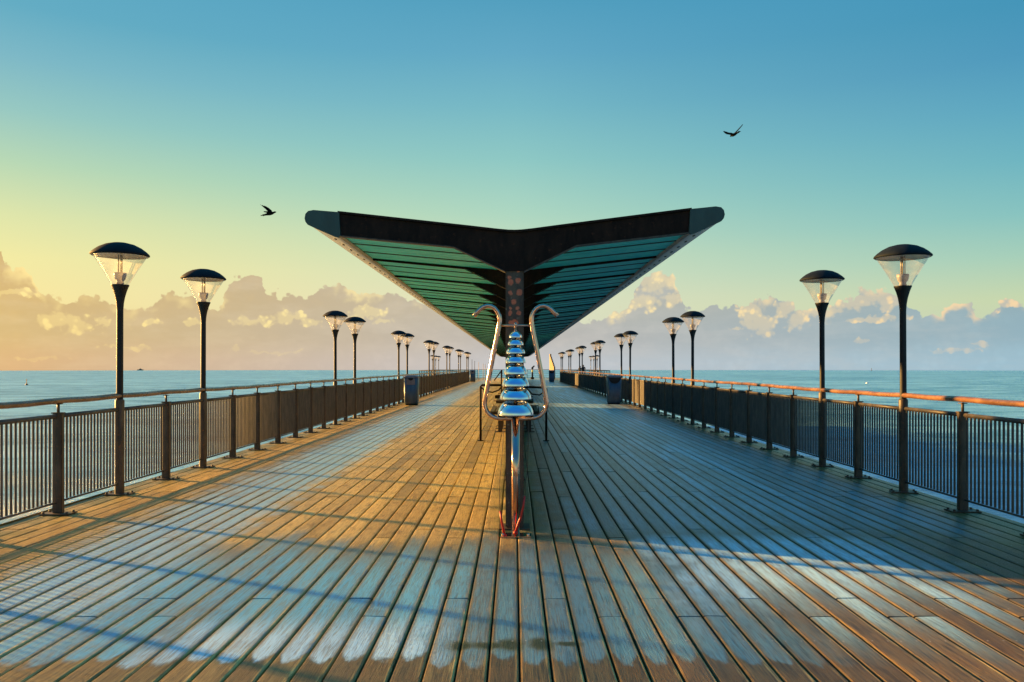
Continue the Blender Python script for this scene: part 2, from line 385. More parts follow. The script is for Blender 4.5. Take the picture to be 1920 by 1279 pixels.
# ------------------------------------------------------------------ railings
RX = 4.65; SP = 1.252
def post_mesh():
    mb = MB()
    mb.box(-.050,.050,-.026,.026,.012,1.025,.006)
    mb.box(-.058,.058,-.034,.034,1.025,1.037,.003)
    mb.tube([(0,0,1.037),(0,0,1.13)], .014, 10)
    mb.box(-.03,.03,-.035,.035,1.118,1.126)
    return mb.mesh('post')
def plate_mesh():
    mb = MB(); mb.box(-.15,.15,-.09,.09,0.002,.014,.003)
    for sx in (-.12,.12):
        for sy in (-.06,.06): mb.lathe([(0,.032),(.010,.032),(.014,.028),(.014,.014)],8,(sx,sy))
    return mb.mesh('base_plate')
def panel_mesh():
    mb = MB(); L = SP-.10; y0 = -L/2
    mb.tube([(0,y0,1.0),(0,-y0,1.0)], .023, 12); mb.tube([(0,y0,.125),(0,-y0,.125)], .011, 12)
    n = 17
    for k in range(n):
        y = y0 + L*(k+.5)/n
        mb.tube([(0,y,.14),(0,y,.985)], .0115, 8, caps=False)
    return mb.mesh('baluster_panel')
PM, PLM, BM_ = post_mesh(), plate_mesh(), panel_mesh()
def railing(side, y_first, label, k0, k1):
    t = empty('pier_railing', (side*RX, 0, 0), label=label, cat='railing', group='railings along the two sides of the pier')
    ks = list(range(k0, k1+1))
    for k in ks:
        y = y_first + SP*k
        if k % 9 not in (0, 2):
            p = link_mesh('post', PM, M['post'], t, (0,y,0)); link_mesh('base_plate', PLM, M['post'], p, (0,0,0))
        if k != ks[-1]:
            link_mesh('baluster_panel', BM_, M['bars'], t, (0, y+SP/2, random.uniform(-.003,.003)))
    pts = []
    rr = random.Random(3+side)
    ya, yb = y_first+SP*k0-.3, y_first+SP*k1+.1
    n = int((yb-ya)/.31)
    for i in range(n+1):
        y = ya+(yb-ya)*i/n
        ph = (y-y_first)/SP
        pts.append((0, y, 1.155 + .004*math.cos(2*math.pi*ph) + .006*math.sin(y*.83+side)))
    mb = MB(); mb.tube(pts, .040, 14, flat=.78); mb.build('handrail', M['handrail'], t)
    return t
railing(-1, 9.35, 'long brown railing with narrow balusters along the left, sunlit side of the pier', -24, 57)
railing(1, 9.50, 'long brown railing with an orange lit handrail along the right side of the pier', -24, 57)
# pier head railing (open horizontal rails)
t = empty('pier_railing', (0,0,0), label='dark open railing with thin horizontal rails around the far pier end', cat='railing', group=None)
mb = MB()
HX = 10.2
path = [(-RX,81.2),(-HX,81.6+3.6),(-HX,108.2),(HX,108.2),(HX,85.2),(RX,81.2)]
for z,r in ((1.10,.035),(.82,.016),(.56,.016),(.30,.016),(.10,.02)):
    mb2 = MB()
    for (a,c_) in zip(path, path[1:]): mb2.tube([(*a,z),(*c_,z)], r, 8)
    mb2.build('rail', M['dark'], t)
mp = MB(); mp.box(-.035,.035,-.035,.035,0,1.09); mpm = mp.mesh('head_post')
for (a,c_) in zip(path, path[1:]):
    L = math.dist(a,c_); n = max(1,int(L/1.6))
    for i in range(n):
        x = a[0]+(c_[0]-a[0])*i/n; y = a[1]+(c_[1]-a[1])*i/n
        link_mesh('post', mpm, M['dark'], t, (x,y,0))

# ------------------------------------------------------------------ lamps
def make_lamp():
    t = empty('street_lamp')
    mb = MB(); mb.lathe([(.038,1.10),(.037,2.20)],20); mb.build('pole', M['lamp'], t)
    mb = MB(); mb.lathe([(.052,.010),(.052,1.10),(.048,1.115),(.030,1.12)],20); mb.build('pole_sleeve', M['post'], t)
    link_mesh('base_plate', PLM, M['post'], t)
    mb = MB(); mb.lathe([(.037,2.17),(.043,2.25),(.055,2.32),(.074,2.39),(.092,2.44),(.100,2.455),(.100,2.465),(.03,2.465)],24); mb.build('flared_collar', M['lamp'], t)
    mb = MB(); mb.lathe([(.094,2.466),(.135,2.54),(.19,2.64),(.245,2.73),(.29,2.805)],32); mb.build('glass_bowl', M['glass'], t)
    mb = MB(); mb.lathe([(.305,2.800),(.322,2.812),(.318,2.826),(.285,2.858),(.23,2.900),(.16,2.935),(.08,2.955),(0,2.962)],32); cap = mb.build('cap', M['cap'], t)
    mb = MB(); mb.lathe([(.304,2.803),(.27,2.815),(.12,2.825),(0,2.828)],32); mb.build('reflector', M['capunder'], cap)
    mb = MB(); mb.lathe([(.03,2.466),(.045,2.48),(.035,2.50),(.058,2.53),(.070,2.575),(.070,2.605),(.0,2.605)],20); mb.build('lamp_holder', M['socket'], t)
    mb = MB(); mb.tube([(-.018,0,2.605),(-.018,0,2.82)],.009,8); mb.tube([(.024,0,2.605),(.024,0,2.82)],.006,8); mb.tube([(.003,.02,2.605),(.003,.02,2.82)],.010,8); mb.build('lamp_tube', M['tube'], t)
    return t
ORD = ['nearest','second','third','fourth','fifth','sixth','seventh','eighth','ninth','tenth','eleventh','twelfth','thirteenth','fourteenth','fifteenth','sixteenth']
proto = make_lamp(); first = True
for side, y0, nm in ((-1,9.35,'left'),(1,9.50,'right')):
    q = 0
    for k in range(0, 57):
        if k % 9 in (0,2):
            o = proto if first else copy_tree(proto); first = False
            o.location = (side*RX, y0+SP*k, 0); o.rotation_euler = (R(random.uniform(-.35,.35)), R(random.uniform(-.35,.35)), R(random.uniform(-20,20)))
            tag(o, 'domed black lamp post, %s from the camera along the %s railing' % (ORD[q], nm), 'lamp', 'domed lamp posts along the pier')
            q += 1
for side, nm in ((-1,'left'),(1,'right')):
    for q,(y,) in enumerate(((98.,),(102.,),(106.,))):
        o = copy_tree(proto); o.location = (side*(HX-.05), y, 0)
        tag(o, 'distant lamp post on the %s edge of the pier head, %s of three' % (nm, ('nearest','middle','farthest')[q]), 'lamp', 'domed lamp posts along the pier')

# ------------------------------------------------------------------ canopy
Y0, Y1 = 7.33, 95.2; FS = 1.65
canopy = empty('pier_canopy', (0,Y0,0), label='long butterfly roofed canopy with teal underside on dark columns down the pier middle', cat='canopy')
tlt = lambda x,z: z + .009*x
def mirror_prism(mb, poly, y0, y1):
    mb.prism([(x,tlt(x,z)) for x,z in poly], y0, y1); mb.prism([(-x,tlt(-x,z)) for x,z in poly][::-1], y0, y1)
D = lambda y: y-Y0
# fascia beam, one plate with haunches
top = [(0,2.738),(.06,2.740),(.16,2.750),(.40,2.780),(1.616,2.924)]
bot = [(1.60,2.728),(.566,2.618),(.086,2.385)]
poly = [(x,z) for x,z in top] + bot
full = [(x,tlt(x,z)) for x,z in poly] + [(-x,tlt(-x,z)) for x,z in poly[::-1] if x > 0]
mb = MB(); mb.prism(full, 0, .012); mb.build('fascia_beam', M['dark'], canopy)
mb = MB(); mb.prism(full, 0, .012); o = mb.build('fascia_beam', M['dark'], canopy, (0,Y1-Y0-.012,0))
# flanges of the haunch, catching the light
mb = MB()
for s in (1,-1):
    mb.prism([(s*x,tlt(s*x,z)) for x,z in ((1.60,2.724),(.566,2.614),(.086,2.381),(.086,2.371),(.566,2.604),(1.60,2.714))], -.03, .05)
mb.build('beam_flange', M['column'], canopy)
mb = MB()
th = .02
tp = [(0,2.742),(.06,2.744),(.16,2.754),(.40,2.784),(1.63,2.930)]
rf = [(x,tlt(x,z)) for x,z in tp]; rl = [(-x,tlt(-x,z)) for x,z in tp[1:]][::-1]
up = rl+rf
mb.prism([(x,z+th) for x,z in up] + [(x,z) for x,z in up[::-1]], -.02, Y1-Y0+.02)
mb.build('roof_sheet', M['dark'], canopy)
edge = [(1.60,2.728),(1.616,2.926),(1.85,2.953),(1.895,2.945),(1.918,2.92),(1.926,2.885),(1.918,2.855),(1.90,2.832),(1.80,2.782),(1.66,2.722),(1.62,2.712)]
for s in (-1,1):
    mb = MB(); mb.prism([(s*x,tlt(s*x,z)) for x,z in edge], .014, Y1-Y0-.014); tr = mb.build('edge_trim', M['trim'], canopy)
    mb = MB(); y=.3
    while y < 88:
        mx_, mz_ = 1.72, 2.7495
        a = math.atan2(.06,.14)
        v0 = len(mb.bm.verts)
        r_ = bmesh.ops.create_cone(mb.bm, cap_ends=True, segments=8, radius1=.018, radius2=.014, depth=.014)
        mtx = Matrix.Translation((s*mx_, y, tlt(s*mx_,mz_)-.004)) @ Matrix.Rotation(math.pi - s*a*1.0,4,'Y')
        bmesh.ops.transform(mb.bm, matrix=mtx, verts=r_['verts'])
        y += .36
    mb.build('bolts', M['bolt'], tr)
    cap = [(1.605,2.722),(1.616,2.934),(1.635,2.940),(1.85,2.960),(1.90,2.951),(1.925,2.925),(1.933,2.885),(1.925,2.852),(1.905,2.826),(1.80,2.776),(1.66,2.715),(1.62,2.706)]
    mb = MB(); mb.prism([(s*x,tlt(s*x,z)) for x,z in cap], -.022, .0135); mb.build('end_cap', M['teal_dark'], canopy)
    # ribbed soffit
    mb = MB(); zs = lambda x: 2.576+.1015*x
    prof = []; y = .013
    P = .110
    while y < Y1-Y0-.13:
        prof += [(y,0),(y+P*.62,0),(y+P*.70,.006),(y+P*.92,.006)]; y += P
    xs = (.03, 1.615)
    A = [mb.bm.verts.new((s*xs[0], yy, tlt(s*xs[0],zs(xs[0]))+dz)) for yy,dz in prof]
    B = [mb.bm.verts.new((s*xs[1], yy, tlt(s*xs[1],zs(xs[1]))+dz)) for yy,dz in prof]
    for i in range(len(prof)-1): mb.bm.faces.new((A[i],A[i+1],B[i+1],B[i]))
    nb = len(mb.bm.faces)
    for k in range(int((Y1-Y0)/FS)):
        for j in (1,2):
            yy = k*FS+j*FS/3
            mb.prism([(s*x,tlt(s*x,z)) for x,z in ((.09,zs(.09)+.01),(1.60,zs(1.6)+.01),(1.60,zs(1.6)-.007),(.09,zs(.09)-.007))], yy-.010, yy+.010)
    mb.bm.faces.ensure_lookup_table()
    for f_ in mb.bm.faces[nb:]: f_.material_index = 1
    so = mb.build('soffit', M['soffit'], canopy); so.data.materials.append(M['teal_dark'])
# slim battens and the rib frames
rib = MB()
for s in (1,-1):
    rib.prism([(s*x,tlt(s*x,z)) for x,z in ((.086,zs(.09)+.02),(1.60,zs(1.6)+.02),(1.60,zs(1.6)-.014),(.566,2.620),(.086,2.385))], -.012,.012)
    rib.prism([(s*x,tlt(s*x,z)) for x,z in ((1.60,zs(1.6)-.015),(.566,2.616),(.086,2.381),(.086,2.373),(.566,2.609),(1.60,zs(1.6)-.021))], -.022,.022)
ribm = rib.mesh('rib')
nf = int((Y1-Y0)/FS)
for k in range(nf+1):
    if k: link_mesh('rib', ribm, M['dark'], canopy, (0,k*FS,0))
cm = MB()
cm.box(-.084,.084,0,.024,.012,2.56,.010); cm.box(-.084,.084,.166,.18,.012,2.56); cm.box(-.007,.007,.0245,.1655,.012,2.56)
colm = cm.mesh('column')
cb = MB(); cb.box(-.14,.14,-.04,.22,.0,.012); cbm = cb.mesh('base_plate')
cols = []
for k in range(0, nf+1, 2):
    c_ = link_mesh('column', colm, M['column'], canopy, (0, k*FS + (.0125 if k==0 else -.09), 0)); cols.append(k*FS)
    link_mesh('base_plate', cbm, M['post'], c_)
for a,b_ in zip(cols, cols[1:]):
    ya, yb = Y0+a, Y0+b_
    if abs((ya+yb)/2-32.1) < 1 or abs((ya+yb)/2-61.8) < 1: continue
    mb = MB(); L0 = .20 if a == 0 else .10
    mb.box(-.028,.028,a+L0,b_-.10,.06,1.86,.004)
    mb.box(-.04,.04,a+L0,b_-.10,1.862,1.90,.004)
    mb.box(-.04,.04,a+L0,b_-.10,.02,.058,.004)
    mb.build('wind_screen', M['screen'], canopy)

# ------------------------------------------------------------------ bell chime
BY = 7.05; sc = 211.
ch = empty('bell_chime', (.008,BY,0), label='polished steel chime of eight stacked bells in a lyre shaped tube frame', cat='musical instrument')
mb = MB(); mb.tube([(0,0,.012),(0,0,1.07)], .036, 28); mb.build('pole', M['steel'], ch)
mb = MB(); mb.box(-.14,.14,-.085,.085,0,.012,.004)
for sx in (-.11,.11):
    mb.lathe([(0,.034),(.011,.034),(.014,.03),(.014,.012)],10,(sx,-.05))
mb.build('base_plate', M['steel'], ch)
def arc(cx,cz,r,a0,a1,n): return [(cx+r*math.cos(R(a0+(a1-a0)*i/n)), 0, cz+r*math.sin(R(a0+(a1-a0)*i/n))) for i in range(n+1)]
half = [(0,0,1.043),(.06,0,1.043),(.12,0,1.044)] + arc(.142,1.178,.133,-80,10,10)[0:] 
half = [(x,y,z) for x,y,z in half]
# straight leg up to the neck then the crook
half += [(.236,0,1.40),(.195,0,1.62),(.158,0,1.80)] + [(.144,0,1.88),(.140,0,1.92),(.145,0,1.955),(.160,0,1.99),(.184,0,2.02),(.215,0,2.038),(.250,0,2.043),(.285,0,2.033),(.318,0,2.01),(.345,0,1.982),(.368,0,1.950)]
path = [(-x,y,z) for x,y,z in half[::-1][:-1]] + half
mb = MB(); mb.tube(path, .0205, 18); fr_ = mb.build('lyre_frame', M['steel'], ch)
mb = MB(); mb.tube([(-.14,0,1.868),(.14,0,1.868)], .0095, 12); mb.lathe([(.0,1.90),(.012,1.89),(.012,1.85),(.0,1.845)],12); mb.build('cross_bar', M['steel'], ch)
mb = MB(); mb.tube([(0,0,1.07),(0,0,1.86)], .009, 12); mb.build('rod', M['steel'], ch)
bells = [(.058,1.758,.062),(.070,1.691,.068),(.084,1.617,.076),(.091,1.535,.084),(.105,1.434,.104),(.122,1.328,.110),(.141,1.212,.120),(.161,1.072,.146)]
for (r,zb,hh) in bells:
    pr = []
    for q_,t_ in ((0,1),(.16,.99),(.30,.955),(.42,.91),(.53,.855),(.63,.785),(.72,.70),(.79,.61),(.855,.51),(.905,.41),(.945,.31),(.972,.21),(.986,.12)):
        pr.append((r*q_, zb+hh*t_))
    pr[0] = (0, pr[0][1])
    pr += [(r*.99,zb+hh*.06),(r*1.0, zb), (r*.97, zb-.001), (r*.93, zb+.01)]
    for i in range(12,-1,-1):
        a = math.pi/2*i/14
        pr.append((r*.86*math.sin(a)**1.15, zb+hh*(.12+.80*math.cos(a))))
    pr[-1] = (0, pr[-1][1])
    mb = MB(); mb.lathe(pr, 48); mb.build('bell', M['chrome'], ch)
    mb = MB(); mb.lathe([(0,zb+hh+.006),(.012,zb+hh+.006),(.015,zb+hh),(.015,zb+hh-.006)],14); mb.build('washer', M['steel'], ch)
def P(px,py,dy=0): return ((px-VX)/sc-.008, dy, CAMH+(VY-py)/sc)
for pts, hand in (([(945,790),(943,830),(940,870),(936,905),(937,935),(938,958)], [(938,956),(941,975),(944,990),(946,1002)]),
                  ([(991,788),(990,830),(989,870),(988,885),(985,905),(984,930)], [(984,928),(981,948),(976,968),(970,985),(967,996)])):
    dy = -.05
    bt_ = MB(); bt_.tube([P(*p,dy) for p in hand], [.008,.010,.011,.012,.015][:len(hand)], 10)
    e = P(*hand[-1],dy); bt_.lathe([(0,e[2]+.022),(.018,e[2]+.012),(.022,e[2]),(.018,e[2]-.012),(0,e[2]-.018)],14,(e[0],e[1]))
    bo = bt_.build('beater', M['red'], ch)
    cb_ = MB(); cb_.tube([P(*p,dy) for p in pts], .0028, 6); cb_.build('cable', M['post'], bo)

# ------------------------------------------------------------------ benches, guard frames
def make_bench():
    t = empty('bench')
    mb = MB()
    for x in (.10,.22,.34,.46): mb.box(x,x+.10,0,2.6,.455,.49,.004)
    mb.build('seat', M['bench'], t)
    for y in (.35,1.3,2.25):
        mb = MB(); mb.box(.28,.38,y-.04,y+.04,.012,.40,.004); mb.box(.12,.56,y-.03,y+.03,.40,.452,.003); mb.box(.22,.46,y-.08,y+.08,0,.012)
        mb.build('leg', M['post'], t)
    mb = MB(); mb.tube([(.10,0,.49),(.10,0,.62),(.54,0,.62),(.54,0,.49)],.014,8); mb.build('armrest', M['post'], t)
    return t
bp = make_bench(); first = True
for i,y in enumerate((18.0, 23.6, 35.2, 40.9, 46.5, 52.1)):
    for s,nm in ((-1,'left'),(1,'right')):
        o = bp if first else copy_tree(bp); first = False
        o.location = (0, y if s > 0 else y+2.6, 0); o.rotation_euler.z = 0 if s > 0 else math.pi
        tag(o, 'dark slatted bench on the %s side of the central screen, %s from the camera' % (nm, ORD[i]), 'bench', 'benches against the central screen')
t = empty('guard_frame', (0,16.1,0), label='dark tubular hoop frame with curved braces standing behind the bell chime', cat='frame')
mb = MB(); mb.tube([(-.69,0,0),(-.69,0,1.10),(-.66,0,1.13),(-.09,0,1.13)],.024,10); mb.tube([(.09,0,1.10),(.60,0,1.08),(.64,0,1.06),(.64,0,0)],.024,10); mb.build('hoop', M['dark'], t)
mb = MB(); mb.tube([(-.67,0,1.08),(-.58,0,1.0),(-.45,0,.985),(-.32,0,1.03),(-.25,0,1.12)],.014,8); mb.tube([(.62,0,1.0),(.5,0,.93),(.35,0,.95),(.25,0,1.06)],.014,8)
mb.box(-.40,-.20,-.03,.03,.86,.93,.01); mb.tube([(-.27,0,.9),(-.27,0,1.44)],.014,8); mb.tube([(-.42,0,1.22),(-.27,0,1.42)],.012,8); mb.build('brace', M['dark'], t)
mb = MB()
for x in (-.69,.64): mb.box(x-.06,x+.06,-.05,.05,0,.012)
mb.build('base_plate', M['dark'], t)

# ------------------------------------------------------------------ bins
def make_bin(big):
    t = empty('litter_bin')
    mb = MB(); 
    def rr(w,d,r,z): 
        pts=[]
        for cx,cy,a0 in ((w-r,-d+r,-90),(w-r,d-r,0),(-w+r,d-r,90),(-w+r,-d+r,180)):
            for i in range(6): a=R(a0+90*i/5); pts.append((cx+r*math.cos(a),cy+r*math.sin(a),z))
        return pts
    def loft(mb, rows):
        rings=[[mb.bm.verts.new(p) for p in r_] for r_ in rows]
        for A,B in zip(rings,rings[1:]):
            for k in range(len(A)):
                f=mb.bm.faces.new((A[k],A[(k+1)%len(A)],B[(k+1)%len(A)],B[k])); f.smooth=True
        mb.bm.faces.new(rings[0][::-1]); mb.bm.faces.new(rings[-1])
    loft(mb,[rr(.25,.24,.10,.05),rr(.27,.26,.10,.09),rr(.285,.27,.11,1.08)]); mb.build('body', M['bin'], t)
    mb = MB(); loft(mb,[rr(.24,.23,.09,0),rr(.24,.23,.09,.052)]); mb.build('plinth', M['black'], t)
    mb = MB(); loft(mb,[rr(.292,.277,.11,1.078),rr(.292,.277,.11,1.10),rr(.27,.25,.11,1.145),rr(.2,.18,.10,1.17)]); mb.build('lid', M['binlid'], t)
    mb = MB(); w = .235 if big else .10
    poly = [(w*math.cos(R(a)), 1.06+w*.95*math.sin(R(a))) for a in range(180,361,12)]
    mb.prism(poly, -.283, -.262); mb.build('opening', M['black'], t)
    if not big:
        mb = MB(); mb.box(-.17,.17,-.276,-.268,.80,1.04,.002); mb.build('hood_plate', M['binlid'], t)
    return t
for big,x,y,lb in ((False,-4.06,31.3,'blue grey litter bin with a small hole, catching the sun beside the left railing'),
                 (True,4.02,32.2,'blue grey litter bin with a wide dark mouth beside the right railing'),):
    o = make_bin(big); o.location=(x,y,0); tag(o, lb, 'litter bin', 'litter bins along the pier')
    o2 = copy_tree(o); o2.location = (-4.25 if x<0 else 3.75, 80.5, 0)
    tag(o2, 'small distant dark litter bin near the far end of the %s railing' % ('left' if x<0 else 'right'), 'litter bin', 'litter bins along the pier')

# ------------------------------------------------------------------ pier head things
for i,(px,ty) in enumerate(((885,675),(890,678),(897.5,680),(906,683),(910,684))):
    Yp = 88+i*.8; x = (px-VX)/FPX*Yp; hgt = 1.5+(VY-ty)/FPX*Yp
    mb = MB(); mb.tube([(0,0,0),(0,0,hgt)], [.035,.02], 8); mb.lathe([(0,hgt+.06),(.03,hgt+.03),(.03,hgt),(0,hgt-.02)],8)
    o = mb.build('slender_pole', M['dark'] if i < 2 else M['pole_wood'], None, (x,Yp,0))
    tag(o, ('thin dark pole on the pier head, %s of five from the left' if i<2 else 'thin pale pole on the pier head, %s of five from the left') % ('first','second','third','fourth','fifth')[i], 'pole', 'slender poles on the pier head')
mb = MB()
for i in range(7):
    mb.box(i*.14, i*.14+.138, -.1, .12, 0, 3.1-.24*i-(.1 if i else 0), .01)
o = mb.build('stepped_windbreak', M['tower'], None, (4.4,99,0)); o.rotation_euler.z = R(-58); tag(o,'tall sandy stepped windbreak glowing in the sun at the far end of the right railing','windbreak')
t = empty('telescope', (2.15,96.5,0), label='black coin telescope on a stand with a yellow band on the pier head', cat='telescope')
mb = MB(); mb.lathe([(.22,0),(.22,.25),(.10,.28),(.09,.95),(.06,1.2)],14); mb.build('stand', M['dark'], t)
mb = MB(); mb.lathe([(.096,.88),(.098,.90),(.085,1.12),(.07,1.14)],14); mb.build('band', M['yellow'], t)
mb = MB(); mb.box(-.13,.13,-.16,.16,1.22,1.46,.04); mb.tube([(0,-.1,1.42),(.22,.2,1.60)],.085,12); mb.build('head', M['dark'], t)

def person(loc, rz, h, lean, label):
    bm = bmesh.new(); s = h/1.75
    J = {'pel':(0,0,.95),'bel':(0,.0,1.12),'che':(0,lean*.5,1.32),'nck':(0,lean*.8,1.48),'hd1':(0,lean,1.56),'hd2':(0,lean*1.05,1.66),'hd3':(0,lean*1.05,1.72),
         'sl':(-.19,lean*.6,1.42),'el':(-.25,lean*.6+.05,1.15),'wl':(-.20,lean+.22,1.08),'hl':(-.18,lean+.28,1.10),
         'sr':(.19,lean*.6,1.42),'er':(.25,lean*.6+.05,1.15),'wr':(.20,lean+.22,1.08),'hr':(.18,lean+.28,1.10),
         'kl':(-.11,.02,.50),'al':(-.11,-.02,.09),'tl':(-.12,.14,.04),'kr':(.11,.03,.50),'ar':(.12,.0,.09),'tr':(.13,.16,.04),'pl':(-.10,0,.90),'pr':(.10,0,.90)}
    RD = {'pel':.13,'bel':.125,'che':.15,'nck':.06,'hd1':.075,'hd2':.10,'hd3':.07,'sl':.07,'el':.05,'wl':.035,'hl':.035,'sr':.07,'er':.05,'wr':.035,'hr':.035,'kl':.065,'al':.045,'tl':.04,'kr':.065,'ar':.045,'tr':.04,'pl':.10,'pr':.10}
    E = ['pel-bel','bel-che','che-nck','nck-hd1','hd1-hd2','hd2-hd3','che-sl','sl-el','el-wl','wl-hl','che-sr','sr-er','er-wr','wr-hr','pel-pl','pl-kl','kl-al','al-tl','pel-pr','pr-kr','kr-ar','ar-tr']
    idx = {}; names = list(J)
    for n in names: idx[n] = bm.verts.new(Vector(J[n])*s)
    for e in E: a,b_ = e.split('-'); bm.edges.new((idx[a],idx[b_]))
    me = bpy.data.meshes.new('person'); bm.to_mesh(me); bm.free()
    o = link_mesh('person', me, M['cloth'], None, loc); o.rotation_euler.z = rz
    o.modifiers.new('sk','SKIN'); 
    for i,n in enumerate(names):
        sv = me.skin_vertices[0].data[i]; sv.radius = (RD[n]*s, RD[n]*s*.85); sv.use_root = (n=='pel')
    md = o.modifiers.new('sb','SUBSURF'); md.levels = 1; md.render_levels = 1
    return tag(o, label, 'person', 'people at the far end of the pier')
# skin layer has to exist before radii can be written
_pers = []
def safe_person(*a):
    try: return person(*a)
    except Exception as ex: print('person failed', ex)
def person2(loc, rz, h, lean, label):
    return safe_person(loc, rz, h, lean, label)
person2((8.75,101.,0), .2, 1.80, .04, 'person in dark clothes leaning on the far rail, taller and to the right of another')
person2((8.25,100.6,0), -.5, 1.66, .12, 'person in dark clothes bending towards the far rail, shorter and to the left of another')

# ------------------------------------------------------------------ birds
def wing(mb, root, pts, chord, th=.02):
    # loft of elliptical sections root -> tip
    rings=[]
    seg=10
    for p,c_ in zip([root]+pts, chord):
        p = Vector(p)
        rings.append([mb.bm.verts.new(p+Vector((math.cos(a)*0, math.cos(a)*c_/2, math.sin(a)*th))) for a in [2*math.pi*k/seg for k in range(seg)]])
    for A,B in zip(rings,rings[1:]):
        for k in range(seg):
            f = mb.bm.faces.new((A[k],A[(k+1)%seg],B[(k+1)%seg],B[k])); f.smooth=True
    mb.bm.faces.new(rings[0][::-1]); mb.bm.faces.new(rings[-1])
def bird(loc, rot, wl, wr, label):
    mb = MB()
    mb.tube([(0,-.26,0),(0,-.20,.0),(0,-.12,.005),(0,-.03,.005),(0,.06,.01),(0,.12,.02),(0,.155,.03),(0,.185,.025),(0,.21,.02)], [.035,.028,.04,.055,.052,.034,.03,.022,.005], 14)
    tailp = [(-.045,-.33),(.045,-.33),(.03,-.2),(-.03,-.2)]
    A=[mb.bm.verts.new((x,y,.006)) for x,y in tailp]; B=[mb.bm.verts.new((x,y,-.006)) for x,y in tailp]
    mb.bm.faces.new(A); mb.bm.faces.new(B[::-1])
    for i in range(4): mb.bm.faces.new((A[i],B[i],B[(i+1)%4],A[(i+1)%4]))
    wing(mb, (-.01,.02,.02), wl, [.13,.15,.14,.11,.02])
    wing(mb, (.01,.02,.02), wr, [.13,.15,.14,.11,.02])
    o = mb.build('bird', M['bird'], None, loc); o.rotation_euler = rot; o.scale = (1.25,1.25,1.25)
    md = o.modifiers.new('rm','REMESH'); md.mode='VOXEL'; md.voxel_size=.008; md.use_smooth_shade=True
    return tag(o, label, 'bird', 'birds in flight')
def at(px,py,Yd): return ((px-VX)/FPX*Yd, Yd, CAMH+(VY-py)/FPX*Yd)
# right bird: left wing level, right wing raised
bird(at(1376,253,36), (R(-8),R(4),R(25)), [(-.12,.03,.03),(-.28,.0,.0),(-.42,-.05,-.015),(-.56,-.10,-.02)], [(.08,.03,.10),(.17,.0,.20),(.25,-.05,.30),(.33,-.12,.42)], 'dark bird high over the right of the canopy, one wing raised and one held level')
bird(at(507,401,34), (R(15),R(25),R(-70)), [(-.08,.0,.08),(-.14,-.06,.16),(-.18,-.14,.24),(-.20,-.24,.31)], [(.06,.0,.05),(.10,-.05,.09),(.13,-.12,.13),(.15,-.20,.16)], 'small dark bird left of the canopy with both wings swept up and back')

# ------------------------------------------------------------------ sea marks
def seapt(px, D): return ((px-VX)/FPX*D, D, -5.6)
t = empty('ship', seapt(263,1640), label='tiny grey ship on the horizon at the left', cat='ship')
mb = MB(); mb.prism([(-5.5,-.5),(5.5,-.5),(6.5,1.7),(-6.,1.5)],-1.5,1.5); mb.build('hull', M['ship'], t)
mb = MB(); mb.box(-2.5,3,-1,1,1.4,2.6); mb.box(-.8,1.2,-.8,.8,2.6,3.6); mb.box(-.15,.15,-.1,.1,3.5,5.2); mb.build('superstructure', M['ship'], t)
t = empty('buoy', seapt(50,311), label='small rusty conical buoy standing in the sea at the far left', cat='buoy')
mb = MB(); mb.lathe([(.5,-.3),(.55,.15),(.42,.45),(.16,.6),(.10,1.7),(.0,1.75)],14); mb.build('float', M['buoy'], t)
mb = MB(); mb.lathe([(.16,1.7),(.16,2.1),(0,2.4)],10); mb.build('topmark', M['buoy'], t)
t = empty('buoy', seapt(1626,340), label='small white float bobbing in the sea beyond the right railing', cat='buoy')
mb = MB(); mb.lathe([(0,-.3),(.55,-.1),(.62,.15),(.4,.4),(0,.5)],14); mb.build('float', M['white'], t)
mb = MB(); mb.tube([(-.06,0,.4),(-.06,0,.75)],.05,8); mb.build('ring', M['white'], t)
t = empty('buoy', seapt(1634,1500), label='tiny dark navigation mark on the horizon at the right', cat='buoy')
mb = MB(); mb.lathe([(1.2,-.3),(1.2,.6),(.4,.9),(.35,3.2),(.8,3.4),(0,4.6)],10); mb.build('tower', M['ship'], t)

# ------------------------------------------------------------------ sky
W = bpy.data.worlds.new('World'); S.world = W; W.use_nodes = True
nt = NT(W.node_tree); W.node_tree.nodes.clear()
out = nt.new('ShaderNodeOutputWorld'); bg = nt.new('ShaderNodeBackground')
SUN_AZ, SUN_EL = 64.5, 10.
d = nt.new('ShaderNodeTexCoord').outputs['Generated']
d = nt.v('NORMALIZE', d)
dx, dy, dz = nt.sep(d)
hl = nt.m('MAXIMUM', nt.v('LENGTH', nt.xyz(dx,dy,0)), .001)
sx = nt.m('DIVIDE', dx, hl)
e = nt.m('DIVIDE', dz, hl)
def E_(px,py): 
    t_ = (px-VX)/FPX; return (VY-py)/FPX/math.sqrt(1+t_*t_)
def S_(px):
    t_ = (px-VX)/FPX; return t_/math.sqrt(1+t_*t_)
def skyramp(px, cols):
    st = [(max(0,E_(px,y)), lin(c_)) for y,c_ in cols]
    st = sorted(st) 
    st += [(.72, lin((46,150,200))), (1., lin((40,165,212)))]
    return nt.ramp(e, st)
Lc = skyramp(0,  [(0,(82,166,190)),(100,(112,178,192)),(200,(140,194,186)),(300,(176,210,170)),(400,(216,222,156)),(480,(236,226,148)),(560,(240,220,145)),(690,(226,190,120))])
Cc = skyramp(960,[(0,(76,158,190)),(100,(94,168,196)),(200,(115,184,196)),(300,(140,200,194)),(400,(172,214,190)),(480,(202,222,186)),(560,(222,224,190)),(690,(215,215,200))])
Rc = skyramp(1920,[(0,(60,148,184)),(100,(72,152,188)),(200,(88,166,192)),(300,(106,180,192)),(400,(132,194,190)),(480,(164,206,184)),(560,(198,214,172)),(690,(200,205,190))])
